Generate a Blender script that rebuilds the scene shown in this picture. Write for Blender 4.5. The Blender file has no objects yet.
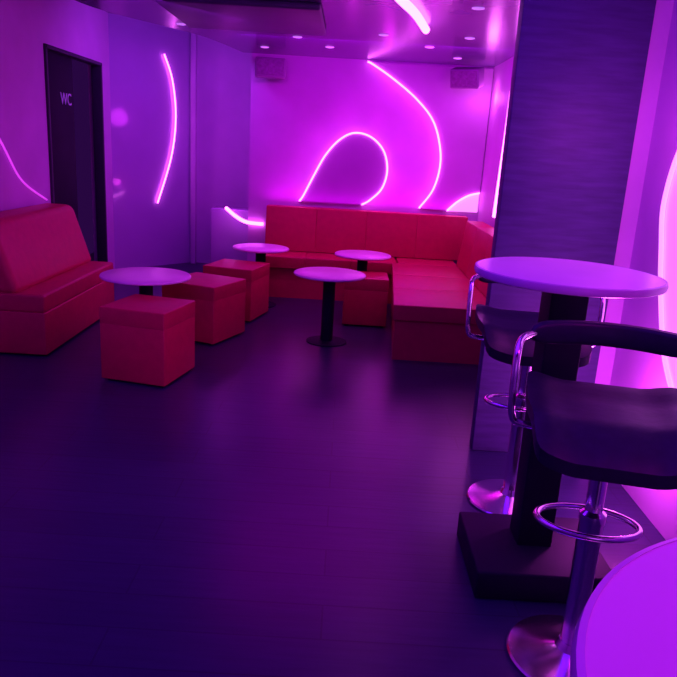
import bpy, bmesh, math, random
from mathutils import Vector, Matrix, geometry
random.seed(4)
S=bpy.context.scene
S.view_settings.view_transform='Standard'
S.view_settings.look='None'
COL=S.collection

# ---------------------------------------------------------------- materials
def mat(name,col,rough=.5,metal=0,em=None,ems=0,spec=.5,noise=None,bump=0,coat=0):
    m=bpy.data.materials.new(name); m.use_nodes=True
    nt=m.node_tree; b=nt.nodes['Principled BSDF']
    b.inputs['Base Color'].default_value=(*col,1)
    b.inputs['Roughness'].default_value=rough
    b.inputs['Metallic'].default_value=metal
    b.inputs['Specular IOR Level'].default_value=spec
    b.inputs['Coat Weight'].default_value=coat
    if em:
        b.inputs['Emission Color'].default_value=(*em,1)
        b.inputs['Emission Strength'].default_value=ems
    if noise:
        sc,amt,stretch=noise
        tc=nt.nodes.new('ShaderNodeTexCoord'); mp=nt.nodes.new('ShaderNodeMapping')
        mp.inputs['Scale'].default_value=stretch
        n=nt.nodes.new('ShaderNodeTexNoise'); n.inputs['Scale'].default_value=sc
        n.inputs['Detail'].default_value=6
        cr=nt.nodes.new('ShaderNodeValToRGB')
        cr.color_ramp.elements[0].position=.3; cr.color_ramp.elements[1].position=.7
        cr.color_ramp.elements[0].color=(*[c*(1-amt) for c in col],1)
        cr.color_ramp.elements[1].color=(*[min(1,c*(1+amt)) for c in col],1)
        nt.links.new(tc.outputs['Object'],mp.inputs['Vector'])
        nt.links.new(mp.outputs['Vector'],n.inputs['Vector'])
        nt.links.new(n.outputs['Fac'],cr.inputs['Fac'])
        nt.links.new(cr.outputs['Color'],b.inputs['Base Color'])
        if bump:
            bp=nt.nodes.new('ShaderNodeBump'); bp.inputs['Strength'].default_value=bump
            bp.inputs['Distance'].default_value=.01
            nt.links.new(n.outputs['Fac'],bp.inputs['Height'])
            nt.links.new(bp.outputs['Normal'],b.inputs['Normal'])
    return m
M={}
M['wall']=mat('wall_paint',(.60,.36,.68),.6,noise=(3,.06,(1,1,1)))
M['wallp']=mat('wall_lacquer',(.46,.32,.62),.13,noise=(2,.05,(1,1,1)),coat=.6)
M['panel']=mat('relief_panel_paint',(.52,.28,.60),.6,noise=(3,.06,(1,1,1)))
M['panelshade']=mat('relief_panel_dimmed_paint',(.36,.2,.46),.6,noise=(3,.06,(1,1,1)))  # panel paint darkened to imitate the weaker glow inside the arch
M['ceil']=mat('ceiling_gloss',(.14,.10,.26),.2,noise=(4,.1,(1,1,1)))
M['duct']=mat('ceiling_duct_dark',(.07,.045,.14),.45,noise=(4,.1,(1,1,1)))
M['speak']=mat('speaker_plastic',(.30,.15,.36),.5,noise=(4,.1,(1,1,1)))
M['grille']=mat('speaker_grille',(.24,.11,.28),.6,noise=(40,.2,(1,1,1)))
M['pillar']=mat('pillar_wood_laminate',(.07,.065,.16),.55,noise=(5,.18,(1,1,8)),bump=.08,spec=.3)
M['leather']=mat('red_leather',(.55,.005,.068),.42,noise=(18,.06,(1,1,1)),bump=.08,spec=.4)
M['black']=mat('black_leather',(.016,.010,.040),.40,noise=(30,.15,(1,1,1)),bump=.1,spec=.3)
M['blackm']=mat('black_metal',(.012,.008,.026),.6,noise=(10,.1,(1,1,1)),spec=.15)
M['chrome']=mat('chrome',(.98,.94,.99),.17,metal=1)
M['top']=mat('white_laminate',(.86,.66,.88),.3,noise=(6,.03,(1,1,1)))
M['rim']=mat('table_edge',(.7,.55,.75),.25,noise=(6,.03,(1,1,1)))
M['door']=mat('door_black',(.006,.005,.016),.6,noise=(5,.2,(1,1,1)),spec=.15)
M['void']=mat('hall_black',(.002,.0015,.003),.9,noise=(5,.2,(1,1,1)),spec=.02)
M['frame']=mat('door_frame',(.035,.03,.06),.5,noise=(5,.1,(1,1,1)),spec=.3)
M['led']=mat('led_pink',(1,.5,1),.5,em=(1,.13,1),ems=6)
M['leds']=mat('led_pink_strong',(1,.5,1),.5,em=(1,.16,1),ems=5)
M['ledr']=mat('led_pink_side',(1,.5,1),.5,em=(1,.34,1),ems=1.15)
M['ledd']=mat('led_pink_dim',(1,.5,1),.5,em=(.6,.04,.7),ems=1.0)
M['spot']=mat('downlight_glow',(1,.7,1),.5,em=(.5,.16,.9),ems=.9)
M['emissive']=mat('wall_glow',(.8,.5,.85),.5,em=(.9,.22,.95),ems=.8)  # emission imitates the light falling on the side wall
M['emissive_pale']=mat('wall_glow_pale',(.8,.5,.85),.5,em=(1,.26,1),ems=1.2)  # emission imitates the strip's glow on the wall below the arc
M['sign']=mat('sign_white',(.45,.35,.6),.5,em=(.3,.08,.7),ems=.15)
def floor_mat():
    m=bpy.data.materials.new('dark_wood_floor'); m.use_nodes=True
    nt=m.node_tree; b=nt.nodes['Principled BSDF']; L=nt.links.new
    tc=nt.nodes.new('ShaderNodeTexCoord'); mp=nt.nodes.new('ShaderNodeMapping')
    br=nt.nodes.new('ShaderNodeTexBrick')
    br.inputs['Color1'].default_value=(.030,.030,.082,1)
    br.inputs['Color2'].default_value=(.024,.025,.070,1)
    br.inputs['Mortar'].default_value=(.016,.015,.048,1)
    br.inputs['Scale'].default_value=1
    br.inputs['Brick Width'].default_value=1.25
    br.inputs['Row Height'].default_value=.16
    br.inputs['Mortar Size'].default_value=.003
    L(tc.outputs['Object'],mp.inputs['Vector']); L(mp.outputs['Vector'],br.inputs['Vector'])
    mp2=nt.nodes.new('ShaderNodeMapping'); mp2.inputs['Scale'].default_value=(1.5,14,1)
    n=nt.nodes.new('ShaderNodeTexNoise'); n.inputs['Scale'].default_value=3; n.inputs['Detail'].default_value=8
    L(tc.outputs['Object'],mp2.inputs['Vector']); L(mp2.outputs['Vector'],n.inputs['Vector'])
    mx=nt.nodes.new('ShaderNodeMixRGB'); mx.blend_type='MULTIPLY'; mx.inputs['Fac'].default_value=.8
    cr=nt.nodes.new('ShaderNodeValToRGB')
    cr.color_ramp.elements[0].color=(.6,.6,.6,1); cr.color_ramp.elements[1].color=(1.3,1.3,1.3,1)
    L(n.outputs['Fac'],cr.inputs['Fac']); L(br.outputs['Color'],mx.inputs['Color1']); L(cr.outputs['Color'],mx.inputs['Color2'])
    L(mx.outputs['Color'],b.inputs['Base Color'])
    b.inputs['Roughness'].default_value=.30
    b.inputs['Specular IOR Level'].default_value=.42
    bp=nt.nodes.new('ShaderNodeBump'); bp.inputs['Strength'].default_value=.12; bp.inputs['Distance'].default_value=.005
    L(n.outputs['Fac'],bp.inputs['Height']); L(bp.outputs['Normal'],b.inputs['Normal'])
    return m
M['floor']=floor_mat()

# ---------------------------------------------------------------- mesh helpers
def finish(bm,name,m,smooth=True):
    me=bpy.data.meshes.new(name)
    bmesh.ops.recalc_face_normals(bm,faces=bm.faces)
    bm.to_mesh(me); bm.free()
    if smooth:
        for p in me.polygons: p.use_smooth=True
        try: me.set_sharp_from_angle(angle=math.radians(35))
        except Exception: pass
    me.materials.append(m)
    return me
def rbox(name,c,s,m,bev=.01,seg=3,fn=None,cuts=0):
    bm=bmesh.new(); bmesh.ops.create_cube(bm,size=1)
    for v in bm.verts: v.co=Vector((v.co.x*s[0],v.co.y*s[1],v.co.z*s[2]))
    if cuts: bmesh.ops.subdivide_edges(bm,edges=bm.edges[:],cuts=cuts,use_grid_fill=True)
    if bev>0 and not cuts: bmesh.ops.bevel(bm,geom=bm.edges[:],offset=bev,segments=seg,profile=.5,affect='EDGES')
    for v in bm.verts:
        v.co+=Vector(c)
        if fn: v.co=Vector(fn(v.co))
    return finish(bm,name,m)
def lathe(name,prof,m,n=64,c=(0,0,0)):
    bm=bmesh.new(); rings=[]
    for r,z in prof:
        if r<1e-5: rings.append([bm.verts.new((c[0],c[1],c[2]+z))])
        else: rings.append([bm.verts.new((c[0]+r*math.cos(2*math.pi*i/n),c[1]+r*math.sin(2*math.pi*i/n),c[2]+z)) for i in range(n)])
    for a,b in zip(rings,rings[1:]):
        for i in range(n):
            j=(i+1)%n
            if len(a)==1 and len(b)==1: continue
            if len(a)==1: bm.faces.new((a[0],b[i],b[j]))
            elif len(b)==1: bm.faces.new((a[i],a[j],b[0]))
            else: bm.faces.new((a[i],a[j],b[j],b[i]))
    return finish(bm,name,m)
def smoothpts(P,k=8,closed=False):
    P=[Vector(p) for p in P]; out=[]; n=len(P)
    rng=range(n) if closed else range(n-1)
    for i in rng:
        if closed: a,b,c,d=P[(i-1)%n],P[i],P[(i+1)%n],P[(i+2)%n]
        else: a,b,c,d=P[max(i-1,0)],P[i],P[i+1],P[min(i+2,n-1)]
        for j in range(k):
            t=j/k
            out.append(.5*((2*b)+(c-a)*t+(2*a-5*b+4*c-d)*t*t+(3*b-a-3*c+d)*t**3))
    if not closed: out.append(P[-1])
    return out
def tube(name,pts,r,m,closed=False,n=12):
    bm=bmesh.new(); P=[Vector(p) for p in pts]; N=len(P); rings=[]
    nrm=None
    for i in range(N):
        if closed: t=(P[(i+1)%N]-P[i-1]).normalized()
        else: t=(P[min(i+1,N-1)]-P[max(i-1,0)]).normalized()
        if nrm is None:
            up=Vector((0,0,1)) if abs(t.z)<.9 else Vector((1,0,0))
            nrm=t.cross(up).normalized()
        nrm=(nrm-t*nrm.dot(t)).normalized(); bn=t.cross(nrm)
        rings.append([bm.verts.new(P[i]+r*(math.cos(2*math.pi*k/n)*nrm+math.sin(2*math.pi*k/n)*bn)) for k in range(n)])
    for a,b in zip(rings,rings[1:]):
        for k in range(n):
            bm.faces.new((a[k],a[(k+1)%n],b[(k+1)%n],b[k]))
    if closed:
        a,b=rings[-1],rings[0]
        best=min(range(n),key=lambda o:(a[0].co-b[o].co).length)
        for k in range(n): bm.faces.new((a[k],a[(k+1)%n],b[(k+1+best)%n],b[(k+best)%n]))
    else:
        bm.faces.new(rings[0][::-1]); bm.faces.new(rings[-1])
    return finish(bm,name,m)
def prism(name,poly,axis,a0,a1,m):
    def mk(p,a):
        if axis=='y': return (p[0],a,p[1])
        if axis=='x': return (a,p[0],p[1])
        return (p[0],p[1],a)
    bm=bmesh.new()
    A=[bm.verts.new(mk(p,a0)) for p in poly]; B=[bm.verts.new(mk(p,a1)) for p in poly]
    tris=geometry.tessellate_polygon([[Vector((p[0],p[1],0)) for p in poly]])
    for t in tris:
        bm.faces.new([A[i] for i in t]); bm.faces.new([B[i] for i in t][::-1])
    n=len(poly)
    for i in range(n):
        j=(i+1)%n; bm.faces.new((A[i],A[j],B[j],B[i]))
    return finish(bm,name,m)
# ---------------------------------------------------------------- object helpers
def struct(name,me):
    o=bpy.data.objects.new(name,me); COL.objects.link(o); o['kind']='structure'; return o
def single(name,me,label,cat,loc=(0,0,0),rot=0,group=None):
    o=bpy.data.objects.new(name,me); COL.objects.link(o)
    o.location=loc; o.rotation_euler=(0,0,rot)
    o['label']=label; o['category']=cat
    if group: o['group']=group
    return o
def thing(name,label,cat,parts,loc,rot=0,group=None):
    e=bpy.data.objects.new(name,None); COL.objects.link(e); e.empty_display_size=.1
    e.location=loc; e.rotation_euler=(0,0,rot)
    e['label']=label; e['category']=cat
    if group: e['group']=group
    for p in parts:
        nm,me=p[0],p[1]
        o=bpy.data.objects.new(nm,me); COL.objects.link(o); o.parent=e
        if len(p)>2 and p[2]: o['label']=p[2]
    return e
def copy_thing(e,loc,rot,label=None,scale=1):
    n=e.copy(); COL.objects.link(n); n.location=loc; n.rotation_euler=(0,0,rot); n.scale=(scale,)*3
    if label: n['label']=label
    def rec(src,dst):
        for ch in src.children:
            c=ch.copy(); COL.objects.link(c); c.parent=dst; rec(ch,c)
    rec(e,n); return n

# ---------------------------------------------------------------- room shell
XL,XR=-2.45,1.32
HC=2.55; HD=2.22
struct('floor',rbox('floor',(-.6,3.4,-.05),(4.9,10.2,.1),M['floor'],0))
struct('ceiling',rbox('ceiling',(-.6,3.4,HC+.05),(4.9,10.2,.1),M['ceil'],0))
struct('wall_left',rbox('wl',(XL-.06,2.235,HC/2),(.12,7.27,HC),M['wall'],0))
struct('wall_left_end',rbox('wl',(XL-.06,7.305,HC/2),(.12,.27,HC),M['wall'],0))
struct('wall_left_lintel',rbox('wl',(XL-.06,6.52,(2.06+HC)/2),(.12,1.30,HC-2.06),M['wall'],0))
struct('wall_hall',rbox('wh',(XL-.45,6.52,1.1),(.05,1.6,2.2),M['void'],0))
struct('wall_right',rbox('wr',(XR+.06,3.4,HC/2),(.12,9.8,HC),M['wall'],0))
struct('wall_front',rbox('wf',(-.6,-1.46,HC/2),(4.0,.12,HC),M['wall'],0))
struct('wall_diagonal',prism('wd',[(-2.45,7.44),(-1.78,8.2),(-1.78,8.32),(-2.6,7.44)],'z',0,HC,M['wallp']))
struct('wall_recess',rbox('wrc',(-1.3,8.26,HC/2),(1.0,.12,HC),M['wall'],0))
struct('wall_back',rbox('wb',(.18,7.2,HC/2),(2.32,.2,HC),M['wall'],0))
struct('wall_back_return',rbox('wbr',(-.92,7.75,HC/2),(.12,.9,HC),M['wall'],0))
struct('trim_1',rbox('tr',(-1.75,8.12,HC/2),(.06,.06,HC),M['wall'],.008))
struct('wall_ledge',rbox('lg',(-1.2,7.55,.36),(.42,.35,.72),M['wallp'],.01))
edge=smoothpts([(-1.9,3.2,0),(-1.85,4.6,0),(-1.73,5.27,0),(-1.27,6.15,0),(-1.06,7.1,0)],8)
poly=[(p.x,p.y) for p in edge]+[(XR,7.1),(XR,3.2)]
struct('ceiling_dropped',prism('cd',poly,'z',HD,HC-.001,M['ceil']))
struct('wall_pillar',rbox('wp',(.965,3.24,HC/2),(.55,.08,HC-.002),M['pillar'],.004))
struct('wall_pillar_return',rbox('wp',(1.28,3.26,HC/2),(.08,.08,HC-.002),M['wall'],0))
struct('door_1',rbox('dr',(XL-.06,6.22,1.03),(.04,.68,2.04),M['door'],.004))
for i,(c,s) in enumerate([((XL-.03,5.885,1.03),(.10,.03,2.06)),((XL-.03,7.155,1.03),(.10,.03,2.06)),((XL-.03,6.52,2.045),(.10,1.30,.03))]):
    struct('trim_%d'%(i+2),rbox('tf',c,s,M['frame'],.004))

def text_mesh(body,size):
    cu=bpy.data.curves.new('t','FONT'); cu.body=body; cu.size=size; cu.extrude=.002
    cu.align_x='CENTER'; cu.align_y='CENTER'
    o=bpy.data.objects.new('t',cu); COL.objects.link(o)
    dg=bpy.context.evaluated_depsgraph_get()
    me=bpy.data.meshes.new_from_object(o.evaluated_get(dg))
    bpy.data.objects.remove(o); me.materials.clear(); me.materials.append(M['sign']); return me
o=single('restroom_sign',text_mesh('WC',.14),'small white WC lettering on the black door','sign',(XL-.036,6.38,1.67))
o.rotation_euler=(math.pi/2,0,math.pi/2)

# ---------------------------------------------------------------- LED relief walls
YB=7.1
arch=[(-.47,.87),(-.43,.93),(-.34,1.12),(-.23,1.33),(-.1,1.48),(.04,1.55),(.2,1.52),(.33,1.4),(.38,1.22),(.34,1.04),(.23,.92),(.15,.87)]
A=smoothpts([(x,0,z) for x,z in arch],8)
c2=[(.12,2.20),(.17,2.18),(.36,2.07),(.6,1.9),(.78,1.71),(.87,1.48),(.89,1.27),(.84,1.05),(.72,.87)]
B=smoothpts([(x,0,z) for x,z in c2],8)
c3=[(1.0,.86),(1.09,.95),(1.20,1.02),(1.305,1.05)]
C=smoothpts([(x,0,z) for x,z in c3],8)
def pan(name,poly,label,m=None,th=.032):
    single(name,prism(name,poly,'y',YB-th,YB-.001,m or M['panel']),label,'wall panel')
pan('relief_panel',[(p.x,p.z) for p in A],'raised arch-shaped wall panel edged with pink light',M['panelshade'])
pan('relief_panel',[(p.x,p.z) for p in B]+[(p.x,p.z) for p in C]+[(1.315,2.20)],'raised curving wall panel edged with pink light')
pan('wall_glow_panel',[(p.x,p.z-.004) for p in C]+[(1.305,.86)],'pale pink backlit curved patch imitating wall glow above the sofa corner',M['emissive_pale'],.02)
def led(pts,r,m,label,name='led_strip'):
    single(name,tube(name,pts,r,m),label,'light')
def offs(pts,y): return [(p.x,y,p.z) for p in pts]
led(offs(A,YB-.043),.009,M['led'],'glowing pink neon strip in an arch shape on the wall')
led(offs(B,YB-.043),.009,M['led'],'glowing pink neon strip curving down the wall')
led(offs(C,YB-.043),.009,M['led'],'glowing pink neon strip arc low above the sofa')
led(smoothpts([(-1.24,7.33,.735),(-1.12,7.2,.67),(-.99,7.08,.63),(-.82,7.074,.62)],6),.018,M['led'],'glowing pink neon strip low at the wall corner')
led([(XR-.0268,6.0,2.12),(XR-.0268,6.04,1.6),(XR-.0268,6.15,.90)],.027,M['leds'],'vertical pink light strip on the side wall')
def diag(s,z):
    return (-2.45+.67*s+.02,7.44+.76*s-.02,z)
led(smoothpts([diag(.62,2.25),diag(.72,2.0),diag(.76,1.62),diag(.70,1.2),diag(.52,.70)],8),.009,M['led'],'thin pink neon arc on the glossy diagonal wall')
led(smoothpts([(XL+.015,4.6,1.75),(XL+.015,5.06,1.29),(XL+.015,5.33,1.03),(XL+.015,5.75,.86)],8),.007,M['ledd'],'dim pink light arc on the side wall')
rw=[(2.0,1.80),(2.6,1.66),(2.83,1.5),(2.91,1.27),(2.86,1.08),(2.78,.88),(2.63,.64),(2.3,.42),(2.0,.36)]
R=smoothpts([(0,y,z) for y,z in rw],8)
yz=lambda p:(p.y-2.45,p.z-.36)
thing('wall_glow_panel','pink backlit rounded patch imitating side-wall glow, with LED edge','wall panel',[
    ('panel',prism('bp',[yz(p) for p in R],'x',-.02,-.001,M['emissive'])),
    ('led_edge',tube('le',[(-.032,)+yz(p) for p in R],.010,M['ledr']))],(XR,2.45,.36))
ca=smoothpts([(.12,3.7,0),(.22,4.09,0),(.34,4.5,0),(.46,5.04,0)],8)
led([(p.x,p.y,HD-.03) for p in ca],.026,M['leds'],'curved glowing pink light strip on the ceiling','ceiling_light_strip')
dl=lathe('downlight',[(0,-.006),(.024,-.006),(.028,-.001),(.036,-.003),(.038,0),(0,0)],M['spot'],24)
for x,y in [(-.8,6.61),(-.22,6.37),(.59,6.03),(.82,5.47),(.69,4.39),(-.46,5.9),(-1.3,5.6),(.2,5.55),(.9,6.6)]:
    single('downlight',dl,'small recessed ceiling downlight with purple glow','light',(x,y,HD-.001),0,'ceiling downlights')
single('ceiling_air_unit',rbox('v',(0,0,0),(1.0,1.0,.04),M['duct'],.015),'dark flat air unit under the ceiling','vent',(-.72,5.0,HD-.021))
for x,y,z,r,rx,lb in [(-.78,6.93,2.08,.12,0,'small magenta-tinted loudspeaker mounted high on the wall'),(1.04,6.86,2.09,-.5,.25,'small tilted loudspeaker on a bracket near the corner')]:
    e=thing('wall_speaker',lb,'speaker',[
        ('cabinet',rbox('c',(0,0,0),(.28,.16,.17),M['speak'],.015)),
        ('grille',rbox('g',(0,-.084,0),(.25,.012,.14),M['grille'],.005)),
        ('bracket',rbox('b',(0,.11,0),(.05,.06,.05),M['blackm'],.004))],(x,y,z),r,'wall speakers')
    e.rotation_euler=(rx,0,r)

# ---------------------------------------------------------------- furniture
def cushion(c,s,bev=.02,fn=None): return rbox('cushion',c,s,M['leather'],bev,5,fn)
def cube_stool(w,h,loc,rot,label):
    return thing('cube_stool',label,'stool',[
        ('body',rbox('body',(0,0,(h-.10)/2+.012),(w-.002,w-.002,h-.10),M['leather'],.006)),
        ('seat_cushion',rbox('seat',(0,0,h-.05),(w,w,.10),M['leather'],.007,4)),
        *[('foot',lathe('foot',[(0,0),(.02,0),(.02,.016),(0,.016)],M['blackm'],16,(sx*w*.4,sy*w*.4,0))) for sx in(-1,1) for sy in(-1,1)]],
        (loc[0],loc[1],0),rot,'red cube stools')
cube_stool(.41,.445,(-1.14,4.06),math.radians(-13),'red leather cube stool beside the round white low table')
cube_stool(.44,.42,(-1.0,5.03),math.radians(-22),'red leather cube stool on the open side of a low table')
cube_stool(.42,.43,(-.87,5.72),math.radians(-14),'red leather cube stool tucked against a small round table')
cube_stool(.36,.40,(.20,5.74),math.radians(0),'dark red cube stool beside the corner sofa')
def low_table(r,h,loc,label):
    return thing('low_table',label,'table',[
        ('table_top',lathe('top',[(0,h-.022),(r-.02,h-.022),(r-.004,h-.018),(r,h-.011),(r-.004,h-.003),(r-.01,h),(0,h)],M['top'],72)),
        ('pedestal',lathe('ped',[(0,.012),(.045,.012),(.045,h-.03),(.09,h-.026),(.09,h-.021),(0,h-.021)],M['blackm'],32)),
        ('base',lathe('base',[(0,0),(.15,0),(.15,.006),(.13,.010),(.05,.014),(0,.014)],M['blackm'],48))],
        (loc[0],loc[1],0),0,'round low tables')
low_table(.295,.52,(-1.30,4.57),'round white low table on black pedestal by the red bench')
low_table(.265,.52,(-.09,5.05),'round white low table on black pedestal standing on open floor')
low_table(.25,.52,(-.73,6.16),'round white low table beside cube stool and sofa')
low_table(.25,.52,(.17,6.1),'round white low table in front of the corner sofa')

thing('bench_sofa','short red leather bench sofa with sloped back along the wall','sofa',[
    ('base',rbox('b',(0.02,0,.15),(.54,1.35,.28),M['leather'],.012)),
    ('seat_cushion',cushion((.0,0,.345),(.58,1.35,.12),.02)),
    ('backrest',cushion((.01,0,.62),(.24,1.35,.46),.05,lambda v:(v.x-.145*max(0,(v.z-.4)/.44),v.y,v.z)))],(-2.15,4.95,0))
parts=[('base',prism('base',[(-.78,6.52),(.48,6.52),(.38,4.68),(1.10,4.68),(1.10,6.52),(1.10,7.0),(-.78,7.0)],'z',.0,.285,M['leather']))]
for i in range(3):
    parts.append(('seat_cushion',cushion((-.57+i*.43,6.69,.34),(.4295,.42,.11),.008)))
def taper(v):
    k=(v.y-4.66)/1.86
    if v.x<.7: return (v.x+.10*k,v.y,v.z)
    return v
for i in range(3):
    parts.append(('seat_cushion',cushion((.735,4.97+i*.62,.34),(.75,.6195,.11),.008,taper)))
parts.append(('seat_cushion',cushion((.80,6.73,.34),(.56,.40,.11),.008)))
for i in range(4):
    parts.append(('backrest',cushion((-.53+i*.492,6.93,.61),(.4918,.15,.42),.005,lambda v:(v.x,v.y+.06*max(0,(v.z-.4)/.44),v.z))))
for i in range(3):
    parts.append(('backrest',cushion((1.14,5.18+i*.55,.61),(.15,.5498,.42),.005,lambda v:(v.x+.06*max(0,(v.z-.4)/.44),v.y,v.z))))
thing('corner_sofa','red leather corner sofa wrapping under the neon wall','sofa',parts,(0,0,0))

def high_table(r,h,loc,label,bs=(.46,.42,.12),bo=0):
    return thing('bar_table',label,'table',[
        ('table_top',lathe('top',[(0,h-.028),(r-.03,h-.028),(r-.006,h-.024),(r-.006,h),(0,h)],M['top'],96)),
        ('table_edge',lathe('edge',[(r-.006,h-.026),(r,h-.023),(r+.003,h-.012),(r,h-.001),(r-.006,h+.001),(r-.006,h-.026)],M['rim'],96)),
        ('column',rbox('col',(0,0,h/2),(.12,.12,h-.06),M['blackm'],.006)),
        ('base',rbox('base',(0,bo,bs[2]/2),bs,M['blackm'],.008))],
        (loc[0],loc[1],0),0,'bar tables')
high_table(.295,1.06,(.725,2.24),'tall round bar table with black square column and base',(.46,.40,.10),-.04)
high_table(.30,1.05,(.475,.35),'tall round bar table top glowing magenta')

def bar_stool():
    P=[]
    P.append(('base',lathe('base',[(0,0),(.175,0),(.18,.006),(.175,.012),(.14,.018),(.08,.026),(.045,.038),(.035,.06),(0,.06)],M['chrome'],72)))
    P.append(('post',lathe('post',[(0,.05),(.033,.05),(.033,.44),(.036,.45),(.036,.47),(.024,.48),(.024,.68),(0,.68)],M['chrome'],32)))
    ring=[(-.015+.135*math.cos(a),-.02+.085*math.sin(a),.45) for a in [2*math.pi*i/48 for i in range(48)]]
    P.append(('footrest',tube('foot',ring,.009,M['chrome'],True)))
    P.append(('footrest_arm',tube('arm',[(0,.02,.45),(0,.065,.45)],.009,M['chrome'])))
    P.append(('seat_plate',rbox('pl',(0,.02,.695),(.2,.2,.02),M['blackm'],.004)))
    # seat pad: flat, with a folded front lip and lifted rear and sides
    bm=bmesh.new(); bmesh.ops.create_cube(bm,size=1)
    bmesh.ops.subdivide_edges(bm,edges=bm.edges[:],cuts=15,use_grid_fill=True)
    for v in bm.verts:
        x,y,z=v.co.x*2,v.co.y*2,v.co.z*2
        e=14.0
        rr=(abs(x)**e+abs(y)**e)**(1/e) if (x or y) else 0
        m_=max(abs(x),abs(y))
        if rr>0: x,y=x*m_/rr,y*m_/rr
        edge=max(0,(m_-.85)/.15)
        th=.026*(1-.3*edge**2)
        zz=z*th
        X=x*.212*(1-.10*max(0,-y)); Y=y*.205
        zz+=.05*max(0,abs(x)-.55) - .11*max(0,-y-.45) + .05*max(0,y-.5)
        v.co=Vector((X,Y,.736+zz))
    P.append(('seat',finish(bm,'seat',M['black'])))
    bm=bmesh.new(); N=28; rings=[]
    sec=[]
    for i in range(16):
        a=2*math.pi*i/16; cx=math.copysign(abs(math.cos(a))**.5,math.cos(a)); cz=math.copysign(abs(math.sin(a))**.5,math.sin(a))
        sec.append((cx,cz))
    for i in range(N+1):
        t=-1+2*i/N; a=math.radians(90+t*-44)
        en=(1-abs(t)**8)**.5 if abs(t)<1 else .1
        en=max(en,.12)
        h=.034*en; w=.020*en
        R=.32; cxp,cyp=R*math.cos(a),R*math.sin(a)-.12
        zc=.93
        rings.append([bm.verts.new((cxp+w*sx*math.cos(a),cyp+w*sx*math.sin(a),zc+h*sz)) for sx,sz in sec])
    for r1,r2 in zip(rings,rings[1:]):
        for k in range(16): bm.faces.new((r1[k],r1[(k+1)%16],r2[(k+1)%16],r2[k]))
    bm.faces.new(rings[0]); bm.faces.new(rings[-1][::-1])
    P.append(('backrest',finish(bm,'backrest',M['black'])))
    for sx in(-1,1):
        pts=smoothpts([(sx*.21,.12,.93),(sx*.245,.06,.925),(sx*.255,.01,.89),(sx*.255,-.0,.80),(sx*.25,-.0,.725),(sx*.22,-.0,.702),(sx*.10,0,.70)],6)
        P.append(('arm_rail',tube('rail',pts,.010,M['chrome'])))
    return P
st=thing('bar_stool','black leather bar stool with chrome post and footrest ring','stool',bar_stool(),(.73,1.75,0),math.radians(-12),'bar stools')
copy_thing(st,(.765,2.70,0),math.radians(-5),'black leather bar stool with chrome base tucked behind tall table')

# ---------------------------------------------------------------- lights
def aim(o,tgt):
    o.rotation_euler=(Vector(tgt)-o.location).to_track_quat('-Z','Y').to_euler()
def area(name,loc,size,energy,col,tgt=None,sy=None):
    l=bpy.data.lights.new(name,'AREA'); l.energy=energy; l.color=col; l.size=size
    if sy: l.shape='RECTANGLE'; l.size_y=sy
    o=bpy.data.objects.new(name,l); COL.objects.link(o); o.location=loc
    if tgt: aim(o,tgt)
    return o
def point(name,loc,energy,col,rad=.05):
    l=bpy.data.lights.new(name,'POINT'); l.energy=energy; l.color=col; l.shadow_soft_size=rad
    o=bpy.data.objects.new(name,l); COL.objects.link(o); o.location=loc; return o
def spot(name,loc,tgt,energy,col,ang,rad=.05):
    l=bpy.data.lights.new(name,'SPOT'); l.energy=energy; l.color=col; l.shadow_soft_size=rad
    l.spot_size=math.radians(ang); l.spot_blend=.6
    o=bpy.data.objects.new(name,l); COL.objects.link(o); o.location=loc; aim(o,tgt); return o
MAG=(1,.03,1)
area('fill_wall_wash',(.15,5.9,2.19),2.2,18,(.66,0,1),(.15,7.1,1.3),.2)  # added wash to brighten the back wall evenly, no visible fixture
area('fill_wall_up',(.2,7.0,.86),2.0,2,(.9,.0,1),(.2,7.1,2.2),.04)  # added grazing fill, brightens the wall just above the sofa
for px,pz in [(-.55,1.0),(-.43,1.25),(-.28,1.48),(-.05,1.66),(.25,1.66),(.48,1.45),(.50,1.15),(.36,.95),
              (.3,1.98),(.52,1.83),(.68,1.66),(.78,1.42),(.78,1.18),(.68,.97)]:
    point('strip_glow',(px,6.95,pz),.38,(.95,.02,1),.06)
point('speaker_glow',(1.24,6.85,1.93),2.2,(1,.15,1),.05)
point('side_strip_glow',(1.1,6.0,1.5),2.2,(1,.08,1),.08)
point('fill_recess',(-1.25,7.3,1.6),3.0,(.75,.03,1),.1)  # added fill to lighten the recess
area('fill_lounge',(-.1,5.4,2.1),1.6,10,(.85,.0,.8))  # added overhead fill, reddens the back sofa
spot('fill_sofa',(.9,5.0,2.17),(.78,5.3,.4),20,(1,.25,.9),55,.1)  # added spot for a pink sheen on the sofa seat
spot('fill_stool',(-.8,2.6,2.5),(-1.15,4.05,.25),20,(1,.05,.5),28,.1)  # added warm spot to brighten the near cube stool
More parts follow.
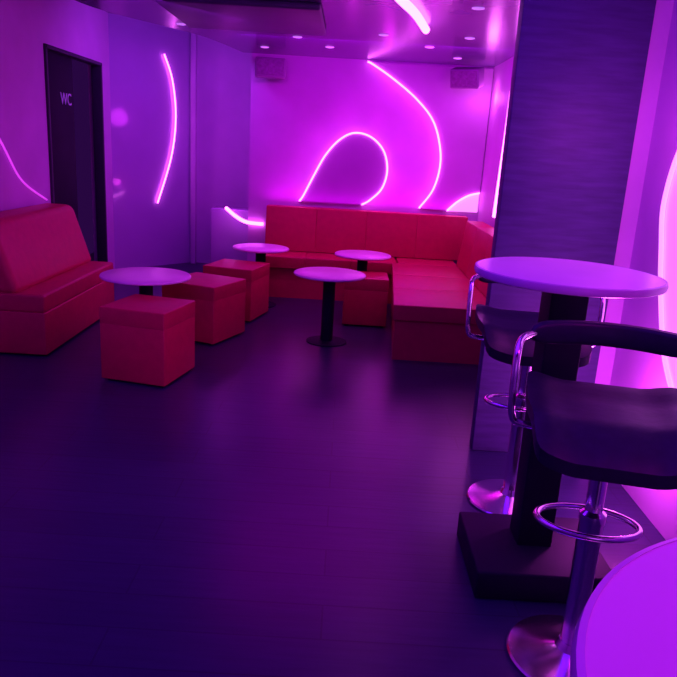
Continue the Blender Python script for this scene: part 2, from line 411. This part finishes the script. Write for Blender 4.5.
area('fill_ceiling_front',(-.6,1.8,2.5),2.6,42,(.17,.005,1))  # added general violet fill from above, out of view
area('fill_behind_camera',(.9,-1.35,.9),1.0,4,(.6,.1,1),(.7,3,.5))  # added unseen light behind the camera for chrome reflections
area('fill_left',(-1.2,4.8,2.5),1.0,19,(.70,.04,1),(-2.45,5.8,1.4))  # added fill to brighten the left wall
area('fill_diagonal',(-1.35,6.6,2.5),.5,19,(.42,.05,1),(-2.0,7.9,1.1))  # added fill to brighten the diagonal wall
point('ledge_glow',(-1.2,7.25,.85),.7,(1,.05,1),.04)
point('fill_right_low',(1.15,2.62,.42),13,(1,.08,1),.06)  # added fill to brighten the foot of the right wall
point('fill_right',(1.05,2.75,1.55),5,(1,.07,1),.1)  # added fill to brighten the right wall around the arc
point('lamp_right_high',(1.1,1.1,1.7),9,MAG,.15)
spot('fill_table',(.55,.25,2.45),(.48,.35,1.05),19,(1,.03,1),40)  # added spot to brighten the near table top
spot('fill_table_far',(.75,2.0,2.45),(.73,2.24,1.05),12,(.9,.08,1),26)  # added spot to lift the far bar table top
for tx,ty in [(-1.30,4.57),(-.09,5.05),(-.73,6.16),(.17,6.1)]:
    spot('fill_low_table',(tx,ty-.3,2.17),(tx,ty,.52),11,(.95,.16,1),20)  # added spot on each low table to make its top paler
w=bpy.data.worlds.new('world'); S.world=w; w.use_nodes=True
w.node_tree.nodes['Background'].inputs['Color'].default_value=(.2,.02,.5,1)
w.node_tree.nodes['Background'].inputs['Strength'].default_value=.1

# ---------------------------------------------------------------- camera
cam=bpy.data.cameras.new('camera'); cam.sensor_width=36; cam.lens=700/677*36
co=bpy.data.objects.new('camera',cam); COL.objects.link(co)
p=math.radians(15.2); r=.059
F=Vector((0,math.cos(p),-math.sin(p))); U=Vector((0,math.sin(p),math.cos(p))); X=Vector((1,0,0))
right=X*math.cos(r)+U*math.sin(r); up=-X*math.sin(r)+U*math.cos(r)
mw=Matrix((right,up,-F)).transposed().to_4x4(); mw.translation=Vector((0,0,1.4))
co.matrix_world=mw
cam.clip_start=.02
S.camera=co
